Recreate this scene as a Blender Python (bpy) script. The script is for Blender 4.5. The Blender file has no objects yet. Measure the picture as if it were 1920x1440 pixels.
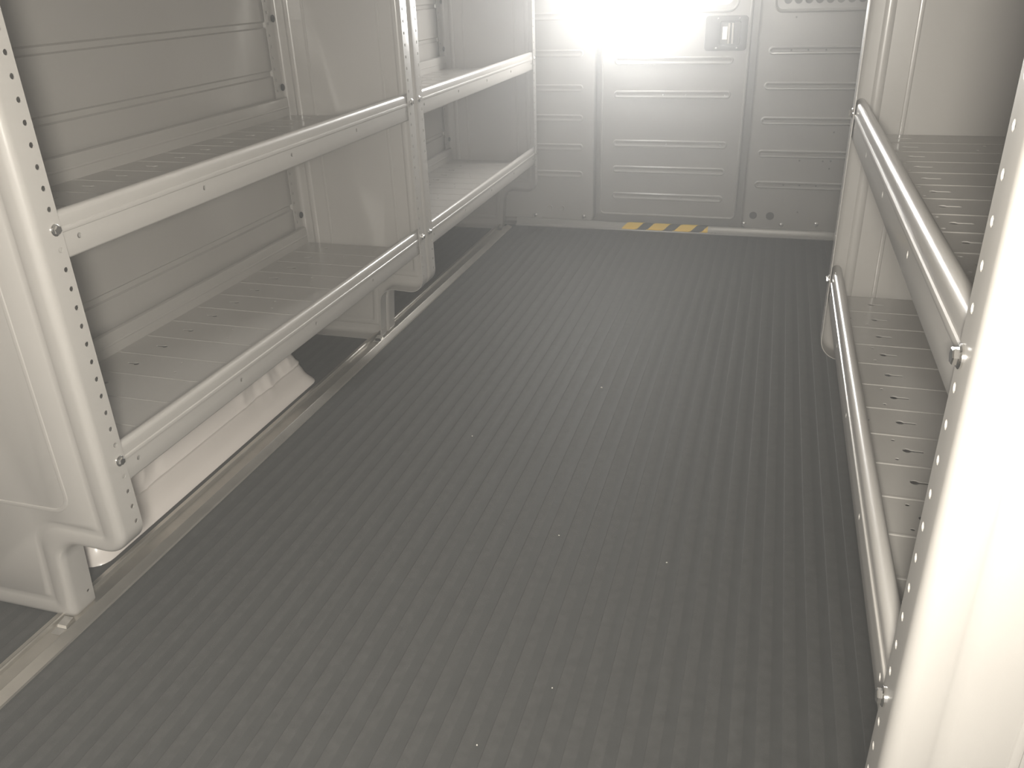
import bpy, bmesh, math, random
from math import sin, cos, pi, radians, sqrt, atan2, tan, hypot
from mathutils import Vector, Matrix, geometry

random.seed(7)
SC = bpy.context.scene
COL = SC.collection

# ------------------------------------------------------------------ camera
F_PX, PITCH, YAW, ROLL = 1557.5, -26.1232, -17.428, -2.0173
CAM = Vector((0.8296, -0.7942, 0.8819))
cd = bpy.data.cameras.new('camera')
cd.sensor_fit = 'HORIZONTAL'; cd.sensor_width = 36.0
cd.lens = F_PX * 36.0 / 1920.0
cd.clip_start = 0.02; cd.clip_end = 60
cam = bpy.data.objects.new('camera', cd); COL.objects.link(cam)
_p, _y, _r = radians(PITCH), radians(YAW), radians(ROLL)
fwd = Vector((sin(_y)*cos(_p), cos(_y)*cos(_p), sin(_p)))
rt = Vector((cos(_y), -sin(_y), 0)); up = rt.cross(fwd)
r2 = rt*cos(_r) + up*sin(_r); u2 = -rt*sin(_r) + up*cos(_r)
M3 = Matrix((r2, u2, -fwd)).transposed()
cam.matrix_world = Matrix.Translation(CAM) @ M3.to_4x4()
SC.camera = cam

# ------------------------------------------------------------------ world, exposure
SC.view_settings.view_transform = 'Standard'
SC.view_settings.look = 'None'
SC.view_settings.gamma = 1.0
SC.view_settings.use_curve_mapping = False
SC.view_settings.exposure = 0.47
W = bpy.data.worlds.new('world'); SC.world = W; W.use_nodes = True
bg = W.node_tree.nodes['Background']
bg.inputs[0].default_value = (1.0, 0.94, 0.89, 1); bg.inputs[1].default_value = 0.6
SC.cycles.max_bounces = 10
SC.cycles.diffuse_bounces = 5

GLARE_DENSITY = 0.14
LAMP_STRENGTH = 50.0      # bulkhead lamp lens
# the photographer's own light, beside the lens (blows out the end panel nearest to it)
fd = bpy.data.lights.new('photographer light', 'AREA'); fd.shape = 'DISK'; fd.size = 0.10
fd.spread = radians(150); fd.energy = 12.6; fd.color = (1.0, 0.955, 0.86)
fo = bpy.data.objects.new('photographer light', fd); COL.objects.link(fo)
fo.location = (0.83, -0.87, 0.865)
fo.rotation_euler = (Vector((-0.30, 1.25, 0.30)) - Vector(fo.location)).to_track_quat('-Z', 'Y').to_euler()

# ------------------------------------------------------------------ materials
def mat(name, col, rough=0.5, metal=0.0, coat=0.0, noise=0.0, nscale=40.0, bump=0.0, bscale=400.0, spec=0.5):
    m = bpy.data.materials.new(name); m.use_nodes = True
    nt = m.node_tree; b = nt.nodes['Principled BSDF']
    b.inputs['Base Color'].default_value = (*col, 1)
    b.inputs['Roughness'].default_value = rough
    b.inputs['Metallic'].default_value = metal
    b.inputs['Coat Weight'].default_value = coat
    b.inputs['Coat Roughness'].default_value = 0.15
    b.inputs['Specular IOR Level'].default_value = spec
    tc = nt.nodes.new('ShaderNodeTexCoord')
    if noise:
        n = nt.nodes.new('ShaderNodeTexNoise'); n.inputs['Scale'].default_value = nscale
        n.inputs['Detail'].default_value = 6
        r = nt.nodes.new('ShaderNodeValToRGB')
        r.color_ramp.elements[0].position = 0.3; r.color_ramp.elements[1].position = 0.72
        r.color_ramp.elements[0].color = (*[c*(1-noise) for c in col], 1)
        r.color_ramp.elements[1].color = (*[min(1, c*(1+noise)) for c in col], 1)
        nt.links.new(tc.outputs['Object'], n.inputs['Vector'])
        nt.links.new(n.outputs['Fac'], r.inputs['Fac'])
        nt.links.new(r.outputs['Color'], b.inputs['Base Color'])
    if bump:
        n2 = nt.nodes.new('ShaderNodeTexNoise'); n2.inputs['Scale'].default_value = bscale
        n2.inputs['Detail'].default_value = 3
        bp = nt.nodes.new('ShaderNodeBump'); bp.inputs['Strength'].default_value = bump
        bp.inputs['Distance'].default_value = 0.001
        nt.links.new(tc.outputs['Object'], n2.inputs['Vector'])
        nt.links.new(n2.outputs['Fac'], bp.inputs['Height'])
        nt.links.new(bp.outputs['Normal'], b.inputs['Normal'])
    return m

def emit(name, col, strength):
    m = bpy.data.materials.new(name); m.use_nodes = True
    nt = m.node_tree; nt.nodes.clear()
    e = nt.nodes.new('ShaderNodeEmission'); o = nt.nodes.new('ShaderNodeOutputMaterial')
    e.inputs[0].default_value = (*col, 1); e.inputs[1].default_value = strength
    nt.links.new(e.outputs[0], o.inputs[0]); return m

PAINT = mat('grey powder coated steel', (0.44, 0.42, 0.395), 0.32, 0.0, 0.5, noise=0.02, nscale=8, bump=0.06, bscale=900)
BULK = mat('bulkhead grey paint', (0.41, 0.395, 0.37), 0.30, 0.0, 0.2, noise=0.02, nscale=5, bump=0.05, bscale=700)
RUB_TOP = mat('worn black rubber rib', (0.070, 0.069, 0.066), 0.62, noise=0.16, nscale=60, bump=0.5, bscale=900, spec=0.22)
RUB_GRV = mat('black rubber groove', (0.056, 0.056, 0.054), 0.60, noise=0.10, nscale=30, bump=0.25, bscale=900, spec=0.22)
WHITE = mat('white body paint', (0.88, 0.82, 0.775), 0.35, 0.0, 0.3)
ALU = mat('brushed aluminium', (0.55, 0.52, 0.47), 0.30, 0.8, noise=0.08, nscale=25)
SILL = mat('painted sill', (0.33, 0.32, 0.30), 0.35, 0.2)
CHROME = mat('zinc plated steel', (0.85, 0.84, 0.82), 0.16, 1.0)
DARK = mat('black plastic', (0.03, 0.03, 0.03), 0.5)
LATCH = mat('grey latch plastic', (0.16, 0.155, 0.145), 0.4)
YEL = mat('yellow hazard tape', (0.90, 0.60, 0.04), 0.4)
BLK = mat('black hazard tape', (0.02, 0.02, 0.02), 0.4)
GREYWALL = mat('inner body sheet', (0.36, 0.34, 0.31), 0.5)
CEIL = mat('roof lining', (0.72, 0.69, 0.65), 0.6)
LENS = emit('lamp lens', (1.0, 0.99, 0.96), LAMP_STRENGTH)
GLASS = bpy.data.materials.new('window glass'); GLASS.use_nodes = True
_g = GLASS.node_tree.nodes['Principled BSDF']
_g.inputs['Transmission Weight'].default_value = 1.0; _g.inputs['Roughness'].default_value = 0.02
_g.inputs['Base Color'].default_value = (0.8, 0.82, 0.82, 1); _g.inputs['IOR'].default_value = 1.45

# ------------------------------------------------------------------ mesh helpers
class MB:
    def __init__(s): s.v = []; s.f = []; s.mi = []; s.flat = []
    def add(s, verts, faces, mi=0, T=None, flat=None):
        o = len(s.v)
        s.flat += [len(faces) > 1 if flat is None else flat]*len(faces)
        s.v += [T(v) if T else tuple(v) for v in verts]
        s.f += [tuple(i+o for i in f) for f in faces]; s.mi += [mi]*len(faces)
    def grid(s, rows, closed=False, mi=0, T=None):
        n = len(rows[0]); vs = [p for r in rows for p in r]; fs = []
        for i in range(len(rows)-1):
            for j in range(n if closed else n-1):
                k = (j+1) % n
                fs.append((i*n+j, i*n+k, (i+1)*n+k, (i+1)*n+j))
        s.add(vs, fs, mi, T, False)
    def box(s, a, b, mi=0, T=None):
        (x0, y0, z0), (x1, y1, z1) = a, b
        vs = [(x0,y0,z0),(x1,y0,z0),(x1,y1,z0),(x0,y1,z0),(x0,y0,z1),(x1,y0,z1),(x1,y1,z1),(x0,y1,z1)]
        s.add(vs, [(0,3,2,1),(4,5,6,7),(0,1,5,4),(1,2,6,5),(2,3,7,6),(3,0,4,7)], mi, T)
    def build(s, name, mats, parent=None, thick=0.0, angle=35, bevel=0.0, loc=None, weld=True):
        me = bpy.data.meshes.new(name)
        o0 = Vector(loc) if loc else Vector((0, 0, 0))
        me.from_pydata([tuple(Vector(v)-o0) for v in s.v], [], s.f)
        if not isinstance(mats, (list, tuple)): mats = [mats]
        for m in mats: me.materials.append(m)
        for p, k, q in zip(me.polygons, s.mi, s.flat): p.material_index = k; p.use_smooth = not q
        bm = bmesh.new(); bm.from_mesh(me)
        if weld: bmesh.ops.remove_doubles(bm, verts=bm.verts, dist=1e-5)
        bmesh.ops.recalc_face_normals(bm, faces=bm.faces)
        bm.to_mesh(me); bm.free()
        me.set_sharp_from_angle(angle=radians(angle))
        o = bpy.data.objects.new(name, me); COL.objects.link(o)
        o.location = o0
        if parent:
            o.parent = parent
            o.location = o0 - world_loc(parent)
        if bevel:
            b = o.modifiers.new('bevel', 'BEVEL'); b.width = bevel; b.segments = 3; b.limit_method = 'ANGLE'
        if thick:
            m = o.modifiers.new('solid', 'SOLIDIFY'); m.thickness = thick; m.offset = 0
            e = o.modifiers.new('split', 'EDGE_SPLIT'); e.split_angle = radians(angle); e.use_edge_sharp = False
        return o

def world_loc(o):
    l = Vector(o.location)
    while o.parent: o = o.parent; l += Vector(o.location)
    return l

def empty(name, loc, label=None, cat=None, group=None):
    o = bpy.data.objects.new(name, None); COL.objects.link(o); o.location = loc
    o.empty_display_size = 0.05
    return tag(o, label, cat, group)
def tag(o, label=None, cat=None, group=None, kind=None):
    if label: o['label'] = label
    if cat: o['category'] = cat
    if group: o['group'] = group
    if kind: o['kind'] = kind
    return o

def circ(cx, cy, r, n=10):
    return [(cx+r*cos(2*pi*i/n), cy+r*sin(2*pi*i/n)) for i in range(n)]
def keyhole(cx, cy, rb=0.005, rs=0.0022, ln=0.018, sgn=1, n=9):
    pts = []
    a0 = math.asin(rs/rb)
    for i in range(n):
        a = a0 + (2*pi-2*a0)*i/(n-1); pts.append((cx+sgn*rb*cos(a), cy+rb*sin(a)))
    pts += [(cx+sgn*(ln), cy-rs), (cx+sgn*(ln+rs*0.7), cy), (cx+sgn*ln, cy+rs)]
    return pts
def inside(p, poly):
    x, y = p; c = False; j = len(poly)-1
    for i in range(len(poly)):
        xi, yi = poly[i]; xj, yj = poly[j]
        if (yi > y) != (yj > y) and x < (xj-xi)*(y-yi)/(yj-yi)+xi: c = not c
        j = i
    return c
def fill(outer, holes=()):
    vs = []; es = []
    for lp in [outer]+list(holes):
        o = len(vs); vs += [Vector(p) for p in lp]
        es += [(o+i, o+(i+1) % len(lp)) for i in range(len(lp))]
    v, e, f, *_ = geometry.delaunay_2d_cdt(vs, es, [], 0, 1e-7)
    out = []
    for t in f:
        c = sum((v[i] for i in t), Vector((0, 0)))/len(t)
        if inside(c, outer) and not any(inside(c, h) for h in holes): out.append(tuple(t))
    return [tuple(p) for p in v], out

def rpoly(pts, seg=6):
    """closed CCW polygon [(x,z,r)] -> [(px,pz,nx,nz)] with rounded corners and exact normals"""
    out = []; n = len(pts)
    for i in range(n):
        p0 = Vector(pts[i-1][:2]); p = Vector(pts[i][:2]); p1 = Vector(pts[(i+1) % n][:2]); r = pts[i][2]
        d0 = (p-p0).normalized(); d1 = (p1-p).normalized()
        n0 = Vector((d0.y, -d0.x)); n1 = Vector((d1.y, -d1.x))
        cr = d0.x*d1.y-d0.y*d1.x
        th = math.acos(max(-1, min(1, d0.dot(d1))))
        t = r*tan(th/2)
        s = 1 if cr > 0 else -1
        a = p-d0*t; c = a-n0*r*s
        a0 = atan2(n0.y, n0.x)
        for k in range(seg+1):
            an = a0+s*th*k/seg
            nn = Vector((cos(an), sin(an)))
            q = c+nn*r*s
            out.append((q.x, q.y, nn.x, nn.y))
    return out

def bead(mb, path, nrm, h=0.0015, w=0.006, closed=False, T=None, mi=0, n=4):
    """half round bead of a 3D path; nrm = unit vector the bead stands up along"""
    N = Vector(nrm); P = [Vector(p) for p in path]; rows = []
    m = len(P)
    for i in range(m):
        if closed: t = P[(i+1) % m]-P[i-1]
        else: t = P[min(i+1, m-1)]-P[max(i-1, 0)]
        s = t.normalized().cross(N).normalized()
        rows.append([tuple(P[i]+s*(w/2*cos(a))+N*(h*sin(a))) for a in [pi*k/n for k in range(n+1)]])
    if closed: rows.append(rows[0])
    mb.grid(rows, mi=mi, T=T)
    if not closed:
        for r in (rows[0], rows[-1]): mb.add(r, [tuple(range(len(r)))], mi, T)

def lathe(mb, prof, M, n=20, mi=0):
    rows = [[tuple(M @ Vector((r*cos(2*pi*k/n), r*sin(2*pi*k/n), z))) for k in range(n)] for r, z in prof]
    mb.grid(rows, closed=True, mi=mi)
    mb.add(rows[-1], [tuple(range(n))], mi)

def axis_mat(loc, d):
    return Matrix.Translation(Vector(loc)) @ Vector(d).to_track_quat('Z', 'Y').to_matrix().to_4x4()

def bolt(name, loc, d, parent, s=1.0, m=None):
    mb = MB(); M = axis_mat(loc, d)
    lathe(mb, [(0.0078*s, 0), (0.0078*s, 0.0012*s), (0.0064*s, 0.0022*s)], M, 20)
    ang = random.random()
    rows = []
    for z, r in ((0.0015, 0.0056), (0.0048, 0.0056), (0.0056, 0.0048)):
        rows.append([tuple(M @ Vector((r*s*cos(ang+2*pi*k/6), r*s*sin(ang+2*pi*k/6), z*s))) for k in range(6)])
    mb.grid(rows, closed=True); mb.add(rows[-1], [tuple(range(6))])
    return mb.build(name, m or CHROME, parent, loc=loc, angle=20)

# ------------------------------------------------------------------ shelving
BR = 0.012      # bend radius of sheet edges
FW = 0.032      # flat width of flange
PITCH_H = 0.0254
DEPTH = 0.35

def panel_outline(dz, top):
    z = dz
    # CCW in (x, z): x front = 0, back = -DEPTH
    return [(-DEPTH, 0.0, 0.014), (-0.137, 0.0, 0.013), (-0.124, 0.151+z, 0.042), (0.0, 0.145+z, 0.036), (0.0, top, 0.03), (-DEPTH, top, 0.03)]

def inset(pts, d):
    out = []; n = len(pts)
    for i in range(n):
        p0, p, p1 = Vector(pts[i-1][:2]), Vector(pts[i][:2]), Vector(pts[(i+1) % n][:2])
        a = (p-p0).normalized(); b = (p1-p).normalized()
        na = Vector((-a.y, a.x)); nb = Vector((-b.y, b.x))
        m = (na+nb)/(1+na.dot(nb))
        convex = a.x*b.y-a.y*b.x > 0
        q = p+m*d
        out.append((q.x, q.y, max(0.008, pts[i][2]-d) if convex else min(pts[i][2]+d*0.3, 0.05)))
    return out

def end_panel(root, X, ysheet, d, dz, top, zhole, bead_side):
    """X maps local front-depth x to world x; d = +1/-1 direction the flange turns"""
    mb = MB()
    loop = rpoly(panel_outline(dz, top), 8)
    T = lambda p: (X(p[0]), ysheet+d*p[1], p[2])
    # bend rows
    rows = []
    for k in range(7):
        a = pi/2*k/6
        rows.append([(px+nx*(-BR+BR*sin(a)), BR-BR*cos(a), pz+nz*(-BR+BR*sin(a))) for px, pz, nx, nz in loop])
    mb.grid(rows, closed=True, T=T)
    # flat flange, with holes on vertical straights
    n = len(loop)
    for i in range(n):
        a = loop[i]; b = loop[(i+1) % n]
        L = hypot(b[0]-a[0], b[1]-a[1])
        if L < 1e-6: continue
        vert = abs(a[0]-b[0]) < 1e-4 and L > 0.2
        hs = []
        if vert:
            z0, z1 = min(a[1], b[1]), max(a[1], b[1])
            k0 = math.ceil((z0+0.006-zhole)/PITCH_H)
            z = zhole+k0*PITCH_H
            while z < z1-0.01:
                hs.append(circ(abs(z-a[1]), 0.022, 0.0035, 10)); z += PITCH_H
        elif L > 0.08 and a[1] < 0.05 < b[1]:
            hs.append(circ(0.02, 0.022, 0.003, 10))
        ux, uz = (b[0]-a[0])/L, (b[1]-a[1])/L
        if hs:
            vs, fs = fill([(0, 0), (L, 0), (L, FW), (0, FW)], hs)
        else:
            vs, fs = [(0, 0), (L, 0), (L, FW), (0, FW)], [(0, 1, 2, 3)]
        mb.add([(a[0]+ux*s, BR+w, a[1]+uz*s) for s, w in vs], fs, T=T)
    # sheet
    base = panel_outline(dz, top)
    first = [(px-nx*BR, 0, pz-nz*BR) for px, pz, nx, nz in loop]
    rows = [first]; q = 1.0 if bead_side == 'out' else 1.7
    for ins, dep in ((0.026, 0), (0.0285, 0.0012*q), (0.0315, 0.0018*q), (0.0365, 0.0018*q), (0.0395, 0.0012*q), (0.042, 0)):
        rows.append([(e[0], dep, e[1]) for e in rpoly(inset(base, ins), 8)])
    mb.grid(rows, closed=True, T=T)
    inner = [(p[0], p[2]) for p in rows[-1]]
    vs, fs = fill(inner)
    mb.add([(x, 0, z) for x, z in vs], fs, T=T)
    # pressed border line and edge lines, standing out on the side the aisle of the bay sees
    zb = 0.212+dz
    border = [(q[0], 0, q[1]) for q in rpoly([(-0.272, zb, 0.03), (-0.078, zb, 0.03), (-0.078, top-0.06, 0.03), (-0.272, top-0.06, 0.03)], 6)]
    s = -1 if bead_side == 'out' else 1
    bead(mb, border, (0, s, 0), 0.0016, 0.007, True, T)
    return mb.build('end_panel', PAINT, root, thick=0.0014, loc=(X(-DEPTH/2), ysheet, 0))

def shelf(root, X, y0, y1, zb, nseg, yb0, yb1, nrm):
    """zb = bolt height; deck lies 0.035 below; y0,y1 = tray ends; yb0,yb1 = bolt positions"""
    mb = MB()
    T = lambda p: (X(p[0]), p[1], zb+p[2])
    fx = -0.0030
    prof = [(-0.016, -0.0355), (-0.016, 0.004), (-0.0155, 0.009)]
    for k in range(9):
        a = pi-pi*k/8*0.98; prof.append((fx-0.0075+0.0075*cos(a), 0.0115+0.0075*sin(a)))
    prof += [(fx, 0.006), (fx, 0.001)]
    for k in range(5):
        a = pi/2-pi*k/4; prof.append((fx+0.0020*cos(a), -0.0035+0.0035*sin(a)))
    rows = [[(x, y0, z), (x, y1, z)] for x, z in prof]
    mb.grid(rows, T=T)
    # lower flat with holes
    ht, hb = -0.007, -0.037
    hs = []; m = 4; ya, ybb = yb0+0.038, yb1-0.038+0.010
    for k in range(m+1): hs.append(circ(ya+(ybb-ya)*k/m, -0.0175, 0.0036, 10))
    vs, fs = fill([(y0, hb), (y1, hb), (y1, ht), (y0, ht)], hs)
    mb.add([(fx, y, z) for y, z in vs], fs, T=T)
    tail = [(fx, hb), (fx-0.001, hb-0.002), (fx-0.003, hb-0.003), (fx-0.014, hb-0.003)]
    mb.grid([[(x, y0, z), (x, y1, z)] for x, z in tail], T=T)
    # deck with keyholes
    zd = -0.0355; xb = -0.338; holes = []
    seg = (y1-y0)/nseg
    for k in range(nseg):
        yc = y0+seg*(k+0.5)
        holes.append(keyhole(-0.070, yc, sgn=-1))
        holes.append(keyhole(-0.262, yc, sgn=-1))
        if k % 2 == 0:
            holes.append(circ(-0.057, yc-seg*0.32, 0.0026, 8)); holes.append(circ(-0.057, yc+seg*0.32, 0.0026, 8))
            holes.append(circ(-0.180, yc+seg*0.28, 0.0026, 8)); holes.append(circ(-0.165, yc-seg*0.2, 0.0026, 8))
        if k % 5 == 2:
            holes.append(circ(-0.030, yc, 0.0050, 6))
    vs, fs = fill([(xb, y0), (-0.016, y0), (-0.016, y1), (xb, y1)], holes)
    mb.add([(x, y, zd) for x, y in vs], fs, T=T)
    for k in range(1, nseg):
        yy = y0+seg*k
        bead(mb, [(-0.022, yy, zd), (xb+0.004, yy, zd)], (0, 0, 1), 0.0013, 0.0045, False, T)
    # rear lip
    rp = [(xb, zd), (xb, 0.0), (xb-0.001, 0.006), (xb-0.004, 0.008), (xb-0.0075, 0.008)]
    mb.grid([[(x, y0, z), (x, y1, z)] for x, z in rp], T=T)
    bead(mb, [(xb, y0, -0.015), (xb, y1, -0.015)], (1, 0, 0), 0.0012, 0.005, False, T)
    o = mb.build('shelf', PAINT, root, thick=0.0012, loc=(X(-DEPTH/2), (y0+y1)/2, zb), angle=40)
    for yb in (yb0, yb1):
        bolt('bolt', (X(0.0008), yb, zb), nrm, o)
    return o

def back_panel(root, X, y0, y1, ztop, plugs):
    mb = MB()
    xb = -0.3565
    T = lambda p: (X(p[0]), p[1], p[2])
    # ribbed sheet: recessed channels 16 mm tall every 110 mm
    zs = [(0.05, 0)]
    z = 0.128
    while z < ztop-0.05:
        zs += [(z, 0), (z+0.003, 1), (z+0.013, 1), (z+0.017, 0)]
        z += 0.11
    zs.append((ztop, 0))
    ya, yb = y0+0.032, y1-0.032
    rows = []
    for z, k in zs:
        dpt = -0.005*k
        rows.append([(xb, y0, z), (xb, ya, z), (xb+dpt, ya+0.002, z), (xb+dpt, yb-0.002, z), (xb, yb, z), (xb, y1, z)])
    mb.grid(rows, T=T)
    o = mb.build('back_panel', PAINT, root, thick=0.001, loc=(X(xb), (y0+y1)/2, 0.05), angle=20)
    for (yp, zp) in plugs:
        pm = MB()
        s = 1 if X(1) > X(0) else -1
        lathe(pm, [(0.0085, 0), (0.0085, 0.0015), (0.0065, 0.003)], axis_mat((X(-0.3470), yp, zp), (s, 0, 0)), 16)
        pm.build('plug', DARK, o, loc=(X(-0.3470), yp, zp))
    return o

def unit(x0, sx, ya, yb, shelves, dz, top, label, b0, b1, plugs, bs):
    X = lambda x: x0+sx*x
    root = empty('shelving_unit', (X(-DEPTH/2), (ya+yb)/2, 0.0075), label, 'shelving unit')
    end_panel(root, X, ya, +1, dz, top, shelves[0], bs[0])
    end_panel(root, X, yb, -1, dz, top, shelves[0], bs[1])
    for zb in shelves:
        shelf(root, X, ya+0.0138, yb-0.0138, zb, 14, b0, b1, (sx, 0, 0))
    back_panel(root, X, ya+0.003, yb-0.003, top-0.01, plugs)
    return root

TOP = 1.22
Z1, Z2, Z3 = 0.2904, 0.6206, 0.9762
unit(0.0, 1, -0.034, 1.1475, (Z1, Z2, Z3), 0.0, TOP,
     'long grey steel shelving unit on the left nearest the camera, straddling the white wheel arch',
     0.0, 1.1255, [(1.133, 0.652), (1.133, 0.809), (1.133, 0.330)], ('out', 'in'))
unit(0.0, 1, 1.1505, 2.272, (Z1+0.001, Z2+0.001, Z3+0.001), 0.0, TOP,
     'grey steel shelving unit on the far left, next to the bulkhead wall',
     1.1725, 2.242, [(2.262, 0.652), (2.262, 0.809), (2.262, 0.330)], ('out', 'in'))
unit(0.951, -1, -0.326, 0.6935, (0.3977, 0.3977+11*PITCH_H-0.005, 0.3977+23*PITCH_H), 0.107, TOP,
     'grey steel shelving unit along the right side with its brightly lit end panel',
     -0.2915, 0.661, [(0.68, 0.76), (0.68, 0.50)], ('out', 'in'))

# ------------------------------------------------------------------ floor
fl = MB(); fl.box((-0.52, -1.6, -0.03), (1.50, 2.42, -0.004))
tag(fl.build('floor', GREYWALL), kind='structure')
mt = MB()
xs = []; x = -0.50; P = 0.0330
while x < 1.46:
    xs += [(x, 0.0, 0), (x+0.0012, 0.0005, 0), (x+0.0178, 0.0005, 1), (x+0.0195, 0.0, 1)]; x += P
for i in range(len(xs)-1):
    a, b = xs[i], xs[i+1]
    top = a[1] > 0.0003 and b[1] > 0.0003
    mt.add([(a[0], -1.55, a[1]-0.0005), (b[0], -1.55, b[1]-0.0005), (b[0], 2.30, b[1]-0.0005), (a[0], 2.30, a[1]-0.0005)], [(0, 1, 2, 3)], 0 if top else 1)
xl, xr_ = xs[0][0], xs[-1][0]
mt.add([(xl, -1.55, -0.0005), (xr_, -1.55, -0.0005), (xr_, 2.30, -0.0005), (xl, 2.30, -0.0005),
        (xl, -1.55, -0.0039), (xr_, -1.55, -0.0039), (xr_, 2.30, -0.0039), (xl, 2.30, -0.0039)],
       [(0, 1, 5, 4), (1, 2, 6, 5), (2, 3, 7, 6), (3, 0, 4, 7), (4, 5, 6, 7)], 1)
tag(mt.build('floor_mat', [RUB_TOP, RUB_GRV], angle=20, loc=(0.48, 0.4, -0.0016)),
    'black ribbed rubber mat covering the whole van floor', 'floor mat')

# left floor rail: aluminium strip with two raised ridges, the shelving feet stand on it
rl = MB()
prof = [(-0.174, 0.0), (-0.1735, 0.0035), (-0.1625, 0.0045), (-0.1605, 0.0088), (-0.158, 0.0100), (-0.1560, 0.0085), (-0.1548, 0.0035), (-0.1450, 0.0026),
        (-0.1300, 0.0026), (-0.1275, 0.0040), (-0.1262, 0.0086), (-0.1242, 0.0100), (-0.1220, 0.0086), (-0.1085, 0.0030), (-0.107, 0.0)]
ring0 = [(x, -0.75, z) for x, z in prof]; ring1 = [(x, 2.262, z) for x, z in prof]
rl.grid([ring0, ring1]); rl.add(ring0, [tuple(range(len(prof)))]); rl.add(ring1, [tuple(range(len(prof)))])
rail = tag(rl.build('floor_rail', ALU, angle=25, loc=(-0.14, 0.75, 0)), 'long metal rail on the floor under the feet of the left shelving', 'floor rail')
for yc in (-0.052, 1.098, 2.215):
    c = MB()
    ring = lambda y, z, w: [(-0.150+w, y, 0.0030), (-0.150+w, y, z), (-0.132-w, y, z), (-0.132-w, y, 0.0030)]
    c.grid([ring(yc-0.020, 0.0042, 0), ring(yc-0.006, 0.0042, 0), ring(yc-0.004, 0.0085, 0.001), ring(yc+0.012, 0.0115, 0.001), ring(yc+0.014, 0.004, 0.001)])
    c.add(ring(yc-0.020, 0.0042, 0), [(0, 1, 2, 3)]); c.add(ring(yc+0.014, 0.004, 0.001), [(0, 1, 2, 3)])
    c.build('hold_down_clip', CHROME, rail, loc=(-0.141, yc, 0.003), angle=30)

# ------------------------------------------------------------------ wheel arch
wa = MB()
def arch():
    prof = [(0.018, 0.0), (0.017, 0.003), (0.013, 0.007), (0.007, 0.015), (0.003, 0.026), (0.002, 0.04), (0.0, 0.055), (0.0, 0.06),
            (0.0045, 0.064), (0.0, 0.069), (-0.001, 0.085), (-0.003, 0.105), (-0.006, 0.13), (-0.012, 0.15), (-0.024, 0.168), (-0.045, 0.180), (-0.07, 0.185)]
    def ends(z):   # y extents at a height
        t = z/0.185
        return 0.078+0.10*t+0.10*t**5, 0.850-0.105*t-0.10*t**5
    rows = []
    for off, z in prof:
        y0, y1 = ends(z); r = 0.035; row = []
        for xx in (-0.44, -0.36, -0.30, -0.25):
            row.append((xx, y0, z))
        for k in range(7):
            a = pi/2*k/6; row.append((-0.205+off-r+r*sin(a), y0+r-r*cos(a), z))
        m = 60
        for k in range(1, m):
            y = y0+r+(y1-y0-2*r)*k/m
            dx = 0
            for (cy, cz, s, sz, h, tl) in DENTS:
                yy = y-cy-tl*(z-cz)
                dx += 1.7*h*math.exp(-(yy/s)**2-((z-cz)/sz)**2)
            row.append((-0.205+off+dx, y, z))
        for k in range(7):
            a = pi/2*(1-k/6); row.append((-0.205+off-r+r*sin(a), y1-r+r*cos(a), z))
        for xx in (-0.25, -0.30, -0.36, -0.44):
            row.append((xx, y1, z))
        rows.append(row)
    return rows
DENTS = [(0.745, 0.105, 0.008, 0.03, 0.005, -0.3), (0.70, 0.10, 0.007, 0.03, -0.004, -0.3), (0.66, 0.09, 0.010, 0.035, 0.004, -0.2),
         (0.61, 0.085, 0.009, 0.03, -0.003, 0.1), (0.56, 0.095, 0.012, 0.03, 0.003, 0), (0.24, 0.10, 0.008, 0.035, 0.005, 0.2), (0.28, 0.10, 0.012, 0.03, -0.003, 0.2),
         (0.79, 0.05, 0.01, 0.03, 0.003, -0.4)]
R_ = arch(); wa.grid(R_)
topc = R_[-1]; nn = len(topc)
wa.add(topc, [tuple(range(nn))])
tag(wa.build('wheel_arch', WHITE, angle=60, loc=(-0.32, 0.47, 0)), 'white painted wheel arch bulging from under the near left shelving unit', 'wheel arch')

# ------------------------------------------------------------------ body shell
def slab(name, a, b, m):
    s = MB(); s.box(a, b); return tag(s.build(name, m), kind='structure')
slab('wall_left', (-0.54, -1.6, -0.03), (-0.50, 2.42, 1.62), GREYWALL)
slab('wall_right', (1.48, -1.6, -0.03), (1.52, 2.42, 1.62), GREYWALL)
slab('ceiling', (-0.54, -1.6, 1.60), (1.52, 2.42, 1.64), CEIL)

# ------------------------------------------------------------------ bulkhead (front wall) and its door
YB = 2.320
def stadium(x0, x1, z0, z1, r=None, seg=6):
    r = r or (z1-z0)/2*0.98
    return rpoly([(x0, z0, r), (x1, z0, r), (x1, z1, r), (x0, z1, r)], seg)
def emboss(mb, x0, x1, z0, z1, y=YB, h=0.005, r=None):
    lp = stadium(x0, x1, z0, z1, r)
    rows = []
    for off, hh in ((0, 0), (0.0015, h*0.5), (0.0035, h), (0.0065, h*0.95), (0.0095, h*0.35), (0.011, h*0.25)):
        rows.append([(px-nx*off, y-hh, pz-nz*off) for px, pz, nx, nz in lp])
    mb.grid(rows, closed=True); mb.add(rows[-1], [tuple(range(len(lp)))])
def face_plate(mb, outer, holes=(), y=YB, r=0.01, depth=0.046):
    """plate in the xz plane with rounded outer edge rolling back"""
    inner = [(px-nx*r, pz-nz*r) for px, pz, nx, nz in outer]
    vs, fs = fill(inner, holes)
    mb.add([(x, y, z) for x, z in vs], fs)
    rows = []
    for k in range(6):
        a = pi/2*k/5
        rows.append([(px+nx*(-r+r*sin(a)), y+r-r*cos(a), pz+nz*(-r+r*sin(a))) for px, pz, nx, nz in outer])
    rows.append([(px, y+depth, pz) for px, pz, nx, nz in outer])
    mb.grid(rows, closed=True)

BZ = 1.598
wf = MB()
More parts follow.
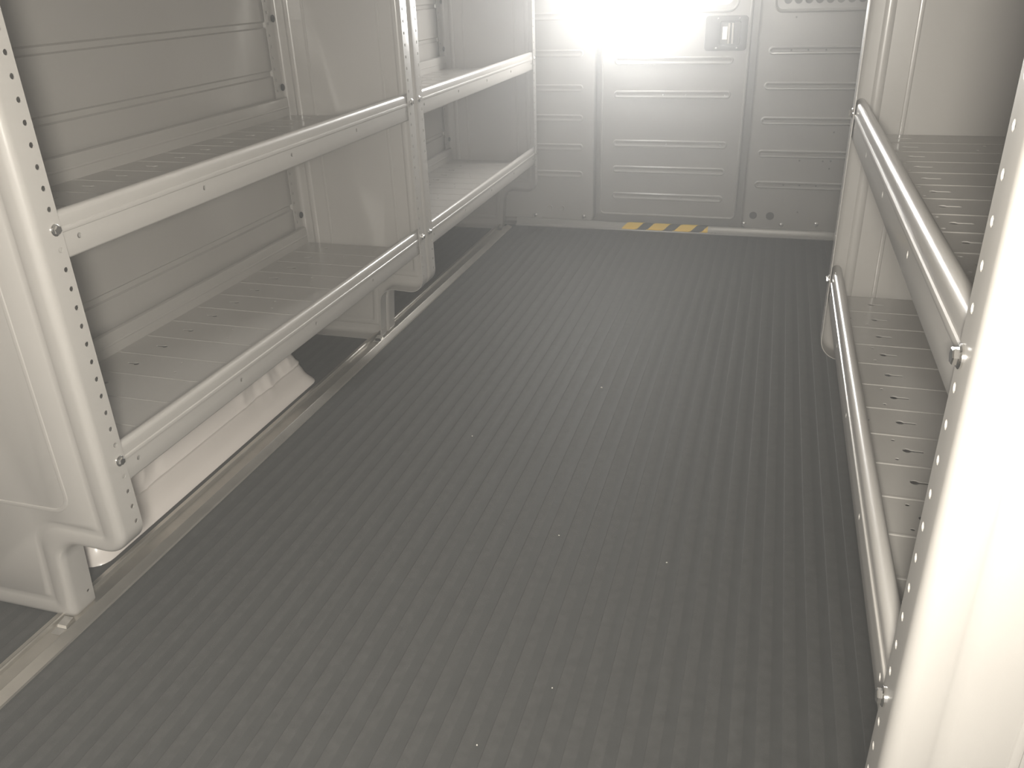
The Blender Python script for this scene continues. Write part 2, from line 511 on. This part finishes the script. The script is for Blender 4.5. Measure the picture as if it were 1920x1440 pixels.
# backing behind the panels (closes the seams)
wf.box((-0.498, YB+0.048, -0.0035), (0.205, YB+0.070, BZ)); wf.box((0.752, YB+0.048, -0.0035), (1.478, YB+0.070, BZ))
wf.box((0.205, YB+0.048, -0.0035), (0.752, YB+0.070, 0.765)); wf.box((0.205, YB+0.048, 1.21), (0.752, YB+0.070, BZ))
wf.box((0.205, YB+0.048, 0.765), (0.275, YB+0.070, 1.21)); wf.box((0.682, YB+0.048, 0.765), (0.752, YB+0.070, 1.21))
# left panel
dots = [(0.004, 0.10), (0.004, 0.050), (0.004, 0.028), (0.163, 0.083), (0.148, 0.185), (0.02, 0.19)]
face_plate(wf, rpoly([(-0.49, 0.018, 0.015), (0.205, 0.018, 0.022), (0.205, BZ-0.01, 0.02), (-0.49, BZ-0.01, 0.02)]),
           [circ(x, z, 0.0028, 8) for x, z in dots])
for z in (0.628, 0.510, 0.405, 0.300, 0.200, 0.75, 0.87):
    emboss(wf, -0.10, 0.163, z-0.013, z+0.013, h=0.003)
for x in (0.032, 0.080):
    rows = []
    for rr, hh in ((0.0125, 0), (0.0115, 0.0025), (0.0095, 0.0025), (0.0075, 0.0004)):
        rows.append([(p[0], YB-hh, p[1]) for p in circ(x, 0.067, rr, 20)])
    wf.grid(rows, closed=True); wf.add(rows[-1], [tuple(range(20))])
# right panel with perforated window
perf = []
for row in range(9):
    for k in range(15):
        xx = 0.842+0.0325*k+(0.016 if row % 2 else 0); zz = 0.785+0.030*row
        if xx < 1.30: perf.append(circ(xx, zz, 0.0125, 14))
smalls = [(0.873, 0.733), (0.868, 0.632), (0.922, 0.632), (0.978, 0.632), (1.036, 0.369), (1.038, 0.272), (1.036, 0.246), (0.935, 0.271), (1.012, 0.271),
          (0.890, 0.185), (0.945, 0.185), (1.0, 0.185), (0.949, 0.089)]
smh = [circ(x, z, 0.0032 if z > .1 else 0.003, 8) for x, z in smalls]
smh += [circ(0.797, 0.071, 0.0135, 18), circ(0.856, 0.071, 0.0145, 18)]
face_plate(wf, rpoly([(0.757, 0.010, 0.030), (1.47, 0.010, 0.02), (1.47, BZ-0.01, 0.02), (0.757, BZ-0.01, 0.02)]), perf+smh, r=0.012)
for z, x0 in ((0.632, 0.795), (0.519, 0.791), (0.405, 0.791), (0.293, 0.791), (0.184, 0.791)):
    # tops of ribs that carry holes stay open
    lp = stadium(x0, 1.30, z-0.0135, z+0.0135)
    hh = 0.005; rows = []
    for off, q in ((0, 0), (0.0015, hh*0.5), (0.0035, hh), (0.0065, hh*0.95), (0.0095, hh*0.2), (0.0105, 0.0002)):
        rows.append([(px-nx*off, YB-q, pz-nz*off) for px, pz, nx, nz in lp])
    wf.grid(rows, closed=True)
bead(wf, [(q[0], YB, q[1]) for q in rpoly([(0.803, 0.752, 0.025), (1.34, 0.752, 0.025), (1.34, 1.06, 0.025), (0.803, 1.06, 0.025)], 6)], (0, -1, 0), 0.005, 0.011, True)
wall_front = tag(wf.build('wall_front', BULK, angle=35, loc=(0.5, YB, 0)), kind='structure')
pb = MB(); pb.box((0.775, YB+0.030, 0.03), (1.36, YB+0.034, 1.08)); pb.build('backing_plate', LATCH, wall_front)
for (x, z) in ((-0.025, 0.036), (0.168, 0.038), (0.768, 0.038), (0.898, 0.040), (1.017, 0.048)):
    s = MB(); M = axis_mat((x, YB-0.0003, z), (0, -1, 0))
    lathe(s, [(0.008, 0), (0.008, 0.002), (0.006, 0.0035), (0.006, 0.0085), (0.004, 0.0105)], M, 12)
    s.build('screw', CHROME, wall_front, loc=(x, YB, z))

# door
dr = MB()
win = rpoly([(0.285, 0.775, 0.03), (0.672, 0.775, 0.03), (0.672, 1.20, 0.03), (0.285, 1.20, 0.03)], 6)
winh = [(q[0], q[1]) for q in win]
dh = [(0.604, 0.344), (0.345, 0.344)]
slots = []
for (x, z, w) in ((0.625, 0.414, 0.007), (0.625, 0.562, 0.008), (0.618, 0.366, 0.006), (0.607, 0.366, 0.002), (0.635, 0.19, 0.006)):
    slots.append([(x-w, z-0.0018), (x+w, z-0.0018), (x+w, z+0.0018), (x-w, z+0.0018)])
face_plate(dr, rpoly([(0.226, 0.050, 0.022), (0.735, 0.050, 0.022), (0.735, 1.43, 0.022), (0.226, 1.43, 0.022)]), [winh]+slots, y=YB-0.002, r=0.009)
# raised rim round the door
for off, h in ((0.012, 0.0),):
    bead(dr, [(px-nx*0.006, YB-0.0015, pz-nz*0.006) for px, pz, nx, nz in rpoly([(0.226, 0.050, 0.022), (0.735, 0.050, 0.022), (0.735, 1.43, 0.022), (0.226, 1.43, 0.022)])], (0, -1, 0), 0.004, 0.009, True)
for z in (0.602, 0.490, 0.319, 0.225, 0.126):
    emboss(dr, 0.275, 0.684, z-0.0135, z+0.0135, y=YB-0.002, h=0.0045)
bead(dr, [(q[0], YB-0.002, q[1]) for q in rpoly([(0.273, 0.757, 0.03), (0.684, 0.757, 0.03), (0.684, 1.21, 0.03), (0.273, 1.21, 0.03)], 6)], (0, -1, 0), 0.005, 0.010, True)
door = tag(dr.build('door_1', BULK, angle=35, loc=(0.48, YB-0.002, 0.05)), kind='structure')
pn = MB(); lp = rpoly([(0.286, 0.776, 0.03), (0.671, 0.776, 0.03), (0.671, 1.199, 0.03), (0.286, 1.199, 0.03)], 6)
pn.add([(q[0], YB+0.008, q[1]) for q in lp], [tuple(range(len(lp)))]); pn.add([(q[0], YB+0.012, q[1]) for q in lp], [tuple(range(len(lp)))])
pn.build('window_pane', GLASS, door)
for (x, z) in ((0.450, 0.487), (0.530, 0.487), (0.664, 0.487), (0.447, 0.126), (0.528, 0.126), (0.648, 0.126), (0.66, 0.319), (0.47, 0.319)):
    s = MB(); r = 0.0045 if x == 0.530 and z > .4 else 0.0032
    lathe(s, [(r, 0), (r, 0.001), (r*0.6, 0.0022)], axis_mat((x, YB-0.0030, z), (0, -1, 0)), 10)
    s.build('rivet', CHROME, door, loc=(x, YB-0.0030, z))
# recessed latch plate
hd = MB()
lp = rpoly([(0.582, 0.632, 0.012), (0.722, 0.632, 0.012), (0.722, 0.742, 0.012), (0.582, 0.742, 0.012)], 5)
cup = rpoly([(0.630, 0.648, 0.008), (0.700, 0.648, 0.008), (0.700, 0.726, 0.008), (0.630, 0.726, 0.008)], 5)
rows = []
for off, h in ((0, 0.0022), (0.001, 0.005), (0.003, 0.0062)):
    rows.append([(px-nx*off, YB-h, pz-nz*off) for px, pz, nx, nz in lp])
hd.grid(rows, closed=True)
vs, fs = fill([(px-nx*0.003, pz-nz*0.003) for px, pz, nx, nz in lp], [[(q[0], q[1]) for q in cup]])
hd.add([(x, YB-0.0062, z) for x, z in vs], fs)
rows = [[(px, YB-0.0062, pz) for px, pz, nx, nz in cup], [(px-nx*0.002, YB-0.0048, pz-nz*0.002) for px, pz, nx, nz in cup], [(px-nx*0.003, YB-0.0024, pz-nz*0.003) for px, pz, nx, nz in cup]]
hd.grid(rows, closed=True); hd.add(rows[-1], [tuple(range(len(cup)))])
hand = hd.build('door_handle', LATCH, door, loc=(0.652, YB-0.002, 0.687))
lv = MB()
for xc in (0.662, 0.674):
    rows = [[(xc+0.0045*cos(a), YB-0.0062-0.0045*sin(a), z) for a in [pi*k/6-0.2 for k in range(8)]] for z in (0.655, 0.719)]
    lv.grid(rows); [lv.add(r, [tuple(range(8))]) for r in rows]
lv.box((0.640, YB-0.0055, 0.668), (0.656, YB-0.0030, 0.708))
lv.build('lever', ALU, hand, loc=(0.665, YB-0.006, 0.687))
for (x, z) in ((0.624, 0.733), (0.694, 0.733), (0.622, 0.641), (0.690, 0.641)):
    s = MB(); lathe(s, [(0.0035, 0), (0.0035, 0.001), (0.002, 0.0018)], axis_mat((x, YB-0.0063, z), (0, -1, 0)), 10)
    s.build('screw', CHROME, hand, loc=(x, YB-0.0063, z))

# sill strip at the foot of the bulkhead
sl = MB()
pr = [(2.288, 0.0), (2.288, 0.003), (2.290, 0.0045), (2.302, 0.0050), (2.305, 0.008), (2.307, 0.022), (2.309, 0.0255), (2.3175, 0.0255), (2.3175, 0.0)]
rows = [[(x, y, z) for y, z in pr] for x in (-0.10, 1.46)]
sl.grid(rows); [sl.add(r, [tuple(range(len(pr)))]) for r in rows]
sill = tag(sl.build('trim_1', SILL, angle=30, loc=(0.6, 2.30, 0)), kind='structure')
for x in (0.655, 0.668, 0.902, 1.02, 0.24):
    s = MB(); lathe(s, [(0.0040, 0), (0.0040, 0.001), (0.0025, 0.002)], axis_mat((x, 2.296, 0.0048), (0, 0, 1)), 10)
    s.build('rivet', CHROME, sill, loc=(x, 2.296, 0.0048))

# hazard tape folded over the sill step
tp = MB()
path = [(2.2945, 0.0052), (2.3025, 0.0056), (2.3043, 0.0082), (2.3062, 0.0222), (2.3085, 0.0262), (2.3168, 0.0262)]
ln = [0]
for i in range(1, len(path)): ln.append(ln[-1]+hypot(path[i][0]-path[i-1][0], path[i][1]-path[i-1][1]))
x = 0.310; k = 0; sh = 1.0
wy = (0.060, 0.040)
while x < 0.640:
    w = wy[k % 2]
    rows = []
    for (y, z), l in zip(path, ln):
        xa = min(max(x+sh*l, 0.320), 0.640); xb_ = min(max(x+w+sh*l, 0.320), 0.640)
        rows.append([(xa, y, z), (xb_, y, z)])
    tp.grid(rows, mi=k % 2); x += w; k += 1
tag(tp.build('hazard_tape', [YEL, BLK], thick=0.0003, angle=40, loc=(0.48, 2.302, 0.012)), 'yellow and black striped hazard tape on the sill below the bulkhead door', 'hazard tape')

# tiny crumbs lying on the mat
CRUMB = mat('crumb', (0.75, 0.72, 0.66), 0.6)
crumb0 = None
for (x, y, r) in ((0.504, 0.95, 0.0026), (0.280, 0.659, 0.0018), (0.543, 0.362, 0.0015), (0.734, 0.333, 0.0015), (0.546, -0.095, 0.0013), (0.616, 0.022, 0.0012)):
    if crumb0 is None:
        m_ = MB(); rows = []
        for i in range(6):
            a = pi*i/5; rows.append([(0.0012*sin(a)*cos(2*pi*k/7)*(1+0.2*(k % 2)), 0.0010*sin(a)*sin(2*pi*k/7), -0.0008*cos(a)) for k in range(7)])
        m_.grid(rows, closed=True); crumb0 = m_.build('crumb', CRUMB); c_ = crumb0
    else:
        c_ = crumb0.copy(); COL.objects.link(c_)
    c_.location = (x, y, 0.0004); c_.scale = (r/0.0012,)*3; c_.rotation_euler = (0, 0, random.random()*6)
    tag(c_, 'tiny pale crumb lying on the black floor mat', 'crumb', 'crumbs on the floor mat')

# ------------------------------------------------------------------ lamps
LX = 0.345
lamp = empty('work_lamp', (LX, YB-0.003, 0.96), 'glaring white lamp at the top of the bulkhead door', 'lamp')  # inferred lamp, its body lengthened down into view to stand in for glare
def oblong(hw, zb, zt, y, r=None):
    r = r or hw*0.98
    return [(q[0], y, q[1]) for q in rpoly([(LX-hw, zb, r), (LX+hw, zb, r), (LX+hw, zt, r), (LX-hw, zt, r)], 8)]
h = MB(); rows = [oblong(0.112, 0.705, 1.235, YB-0.008), oblong(0.112, 0.705, 1.235, YB-0.034), oblong(0.107, 0.710, 1.230, YB-0.038)]
h.grid(rows, closed=True); [h.add(r, [tuple(range(len(r)))]) for r in (rows[0], rows[-1])]
h.build('housing', CEIL, lamp, loc=(LX, YB-0.02, 0.96))
h = MB(); rows = [oblong(0.098, 0.716, 1.224, YB-0.0385), oblong(0.096, 0.718, 1.222, YB-0.050), oblong(0.082, 0.732, 1.208, YB-0.062), oblong(0.05, 0.765, 1.175, YB-0.070)]
h.grid(rows, closed=True); h.add(rows[-1], [tuple(range(len(rows[-1])))])
h.build('lens', LENS, lamp, loc=(LX, YB-0.045, 0.96))

# ------------------------------------------------------------------ added haze volume, imitating lens bloom around the lamp
if GLARE_DENSITY > 0:
    hz = MB(); hz.box((-0.60, -1.65, -0.06), (1.58, 2.60, 1.70))
    hm = bpy.data.materials.new('glare'); hm.use_nodes = True; nt = hm.node_tree; nt.nodes.clear()
    vsn = nt.nodes.new('ShaderNodeVolumeScatter'); ot = nt.nodes.new('ShaderNodeOutputMaterial')
    vsn.inputs['Density'].default_value = GLARE_DENSITY; vsn.inputs['Anisotropy'].default_value = 0.8
    vsn.inputs['Color'].default_value = (0.98, 0.99, 1.0, 1)
    nt.links.new(vsn.outputs[0], ot.inputs['Volume'])
    tag(hz.build('glare', hm), 'thin bright haze volume standing in for lens bloom around the lamp', 'glare', kind='stuff')
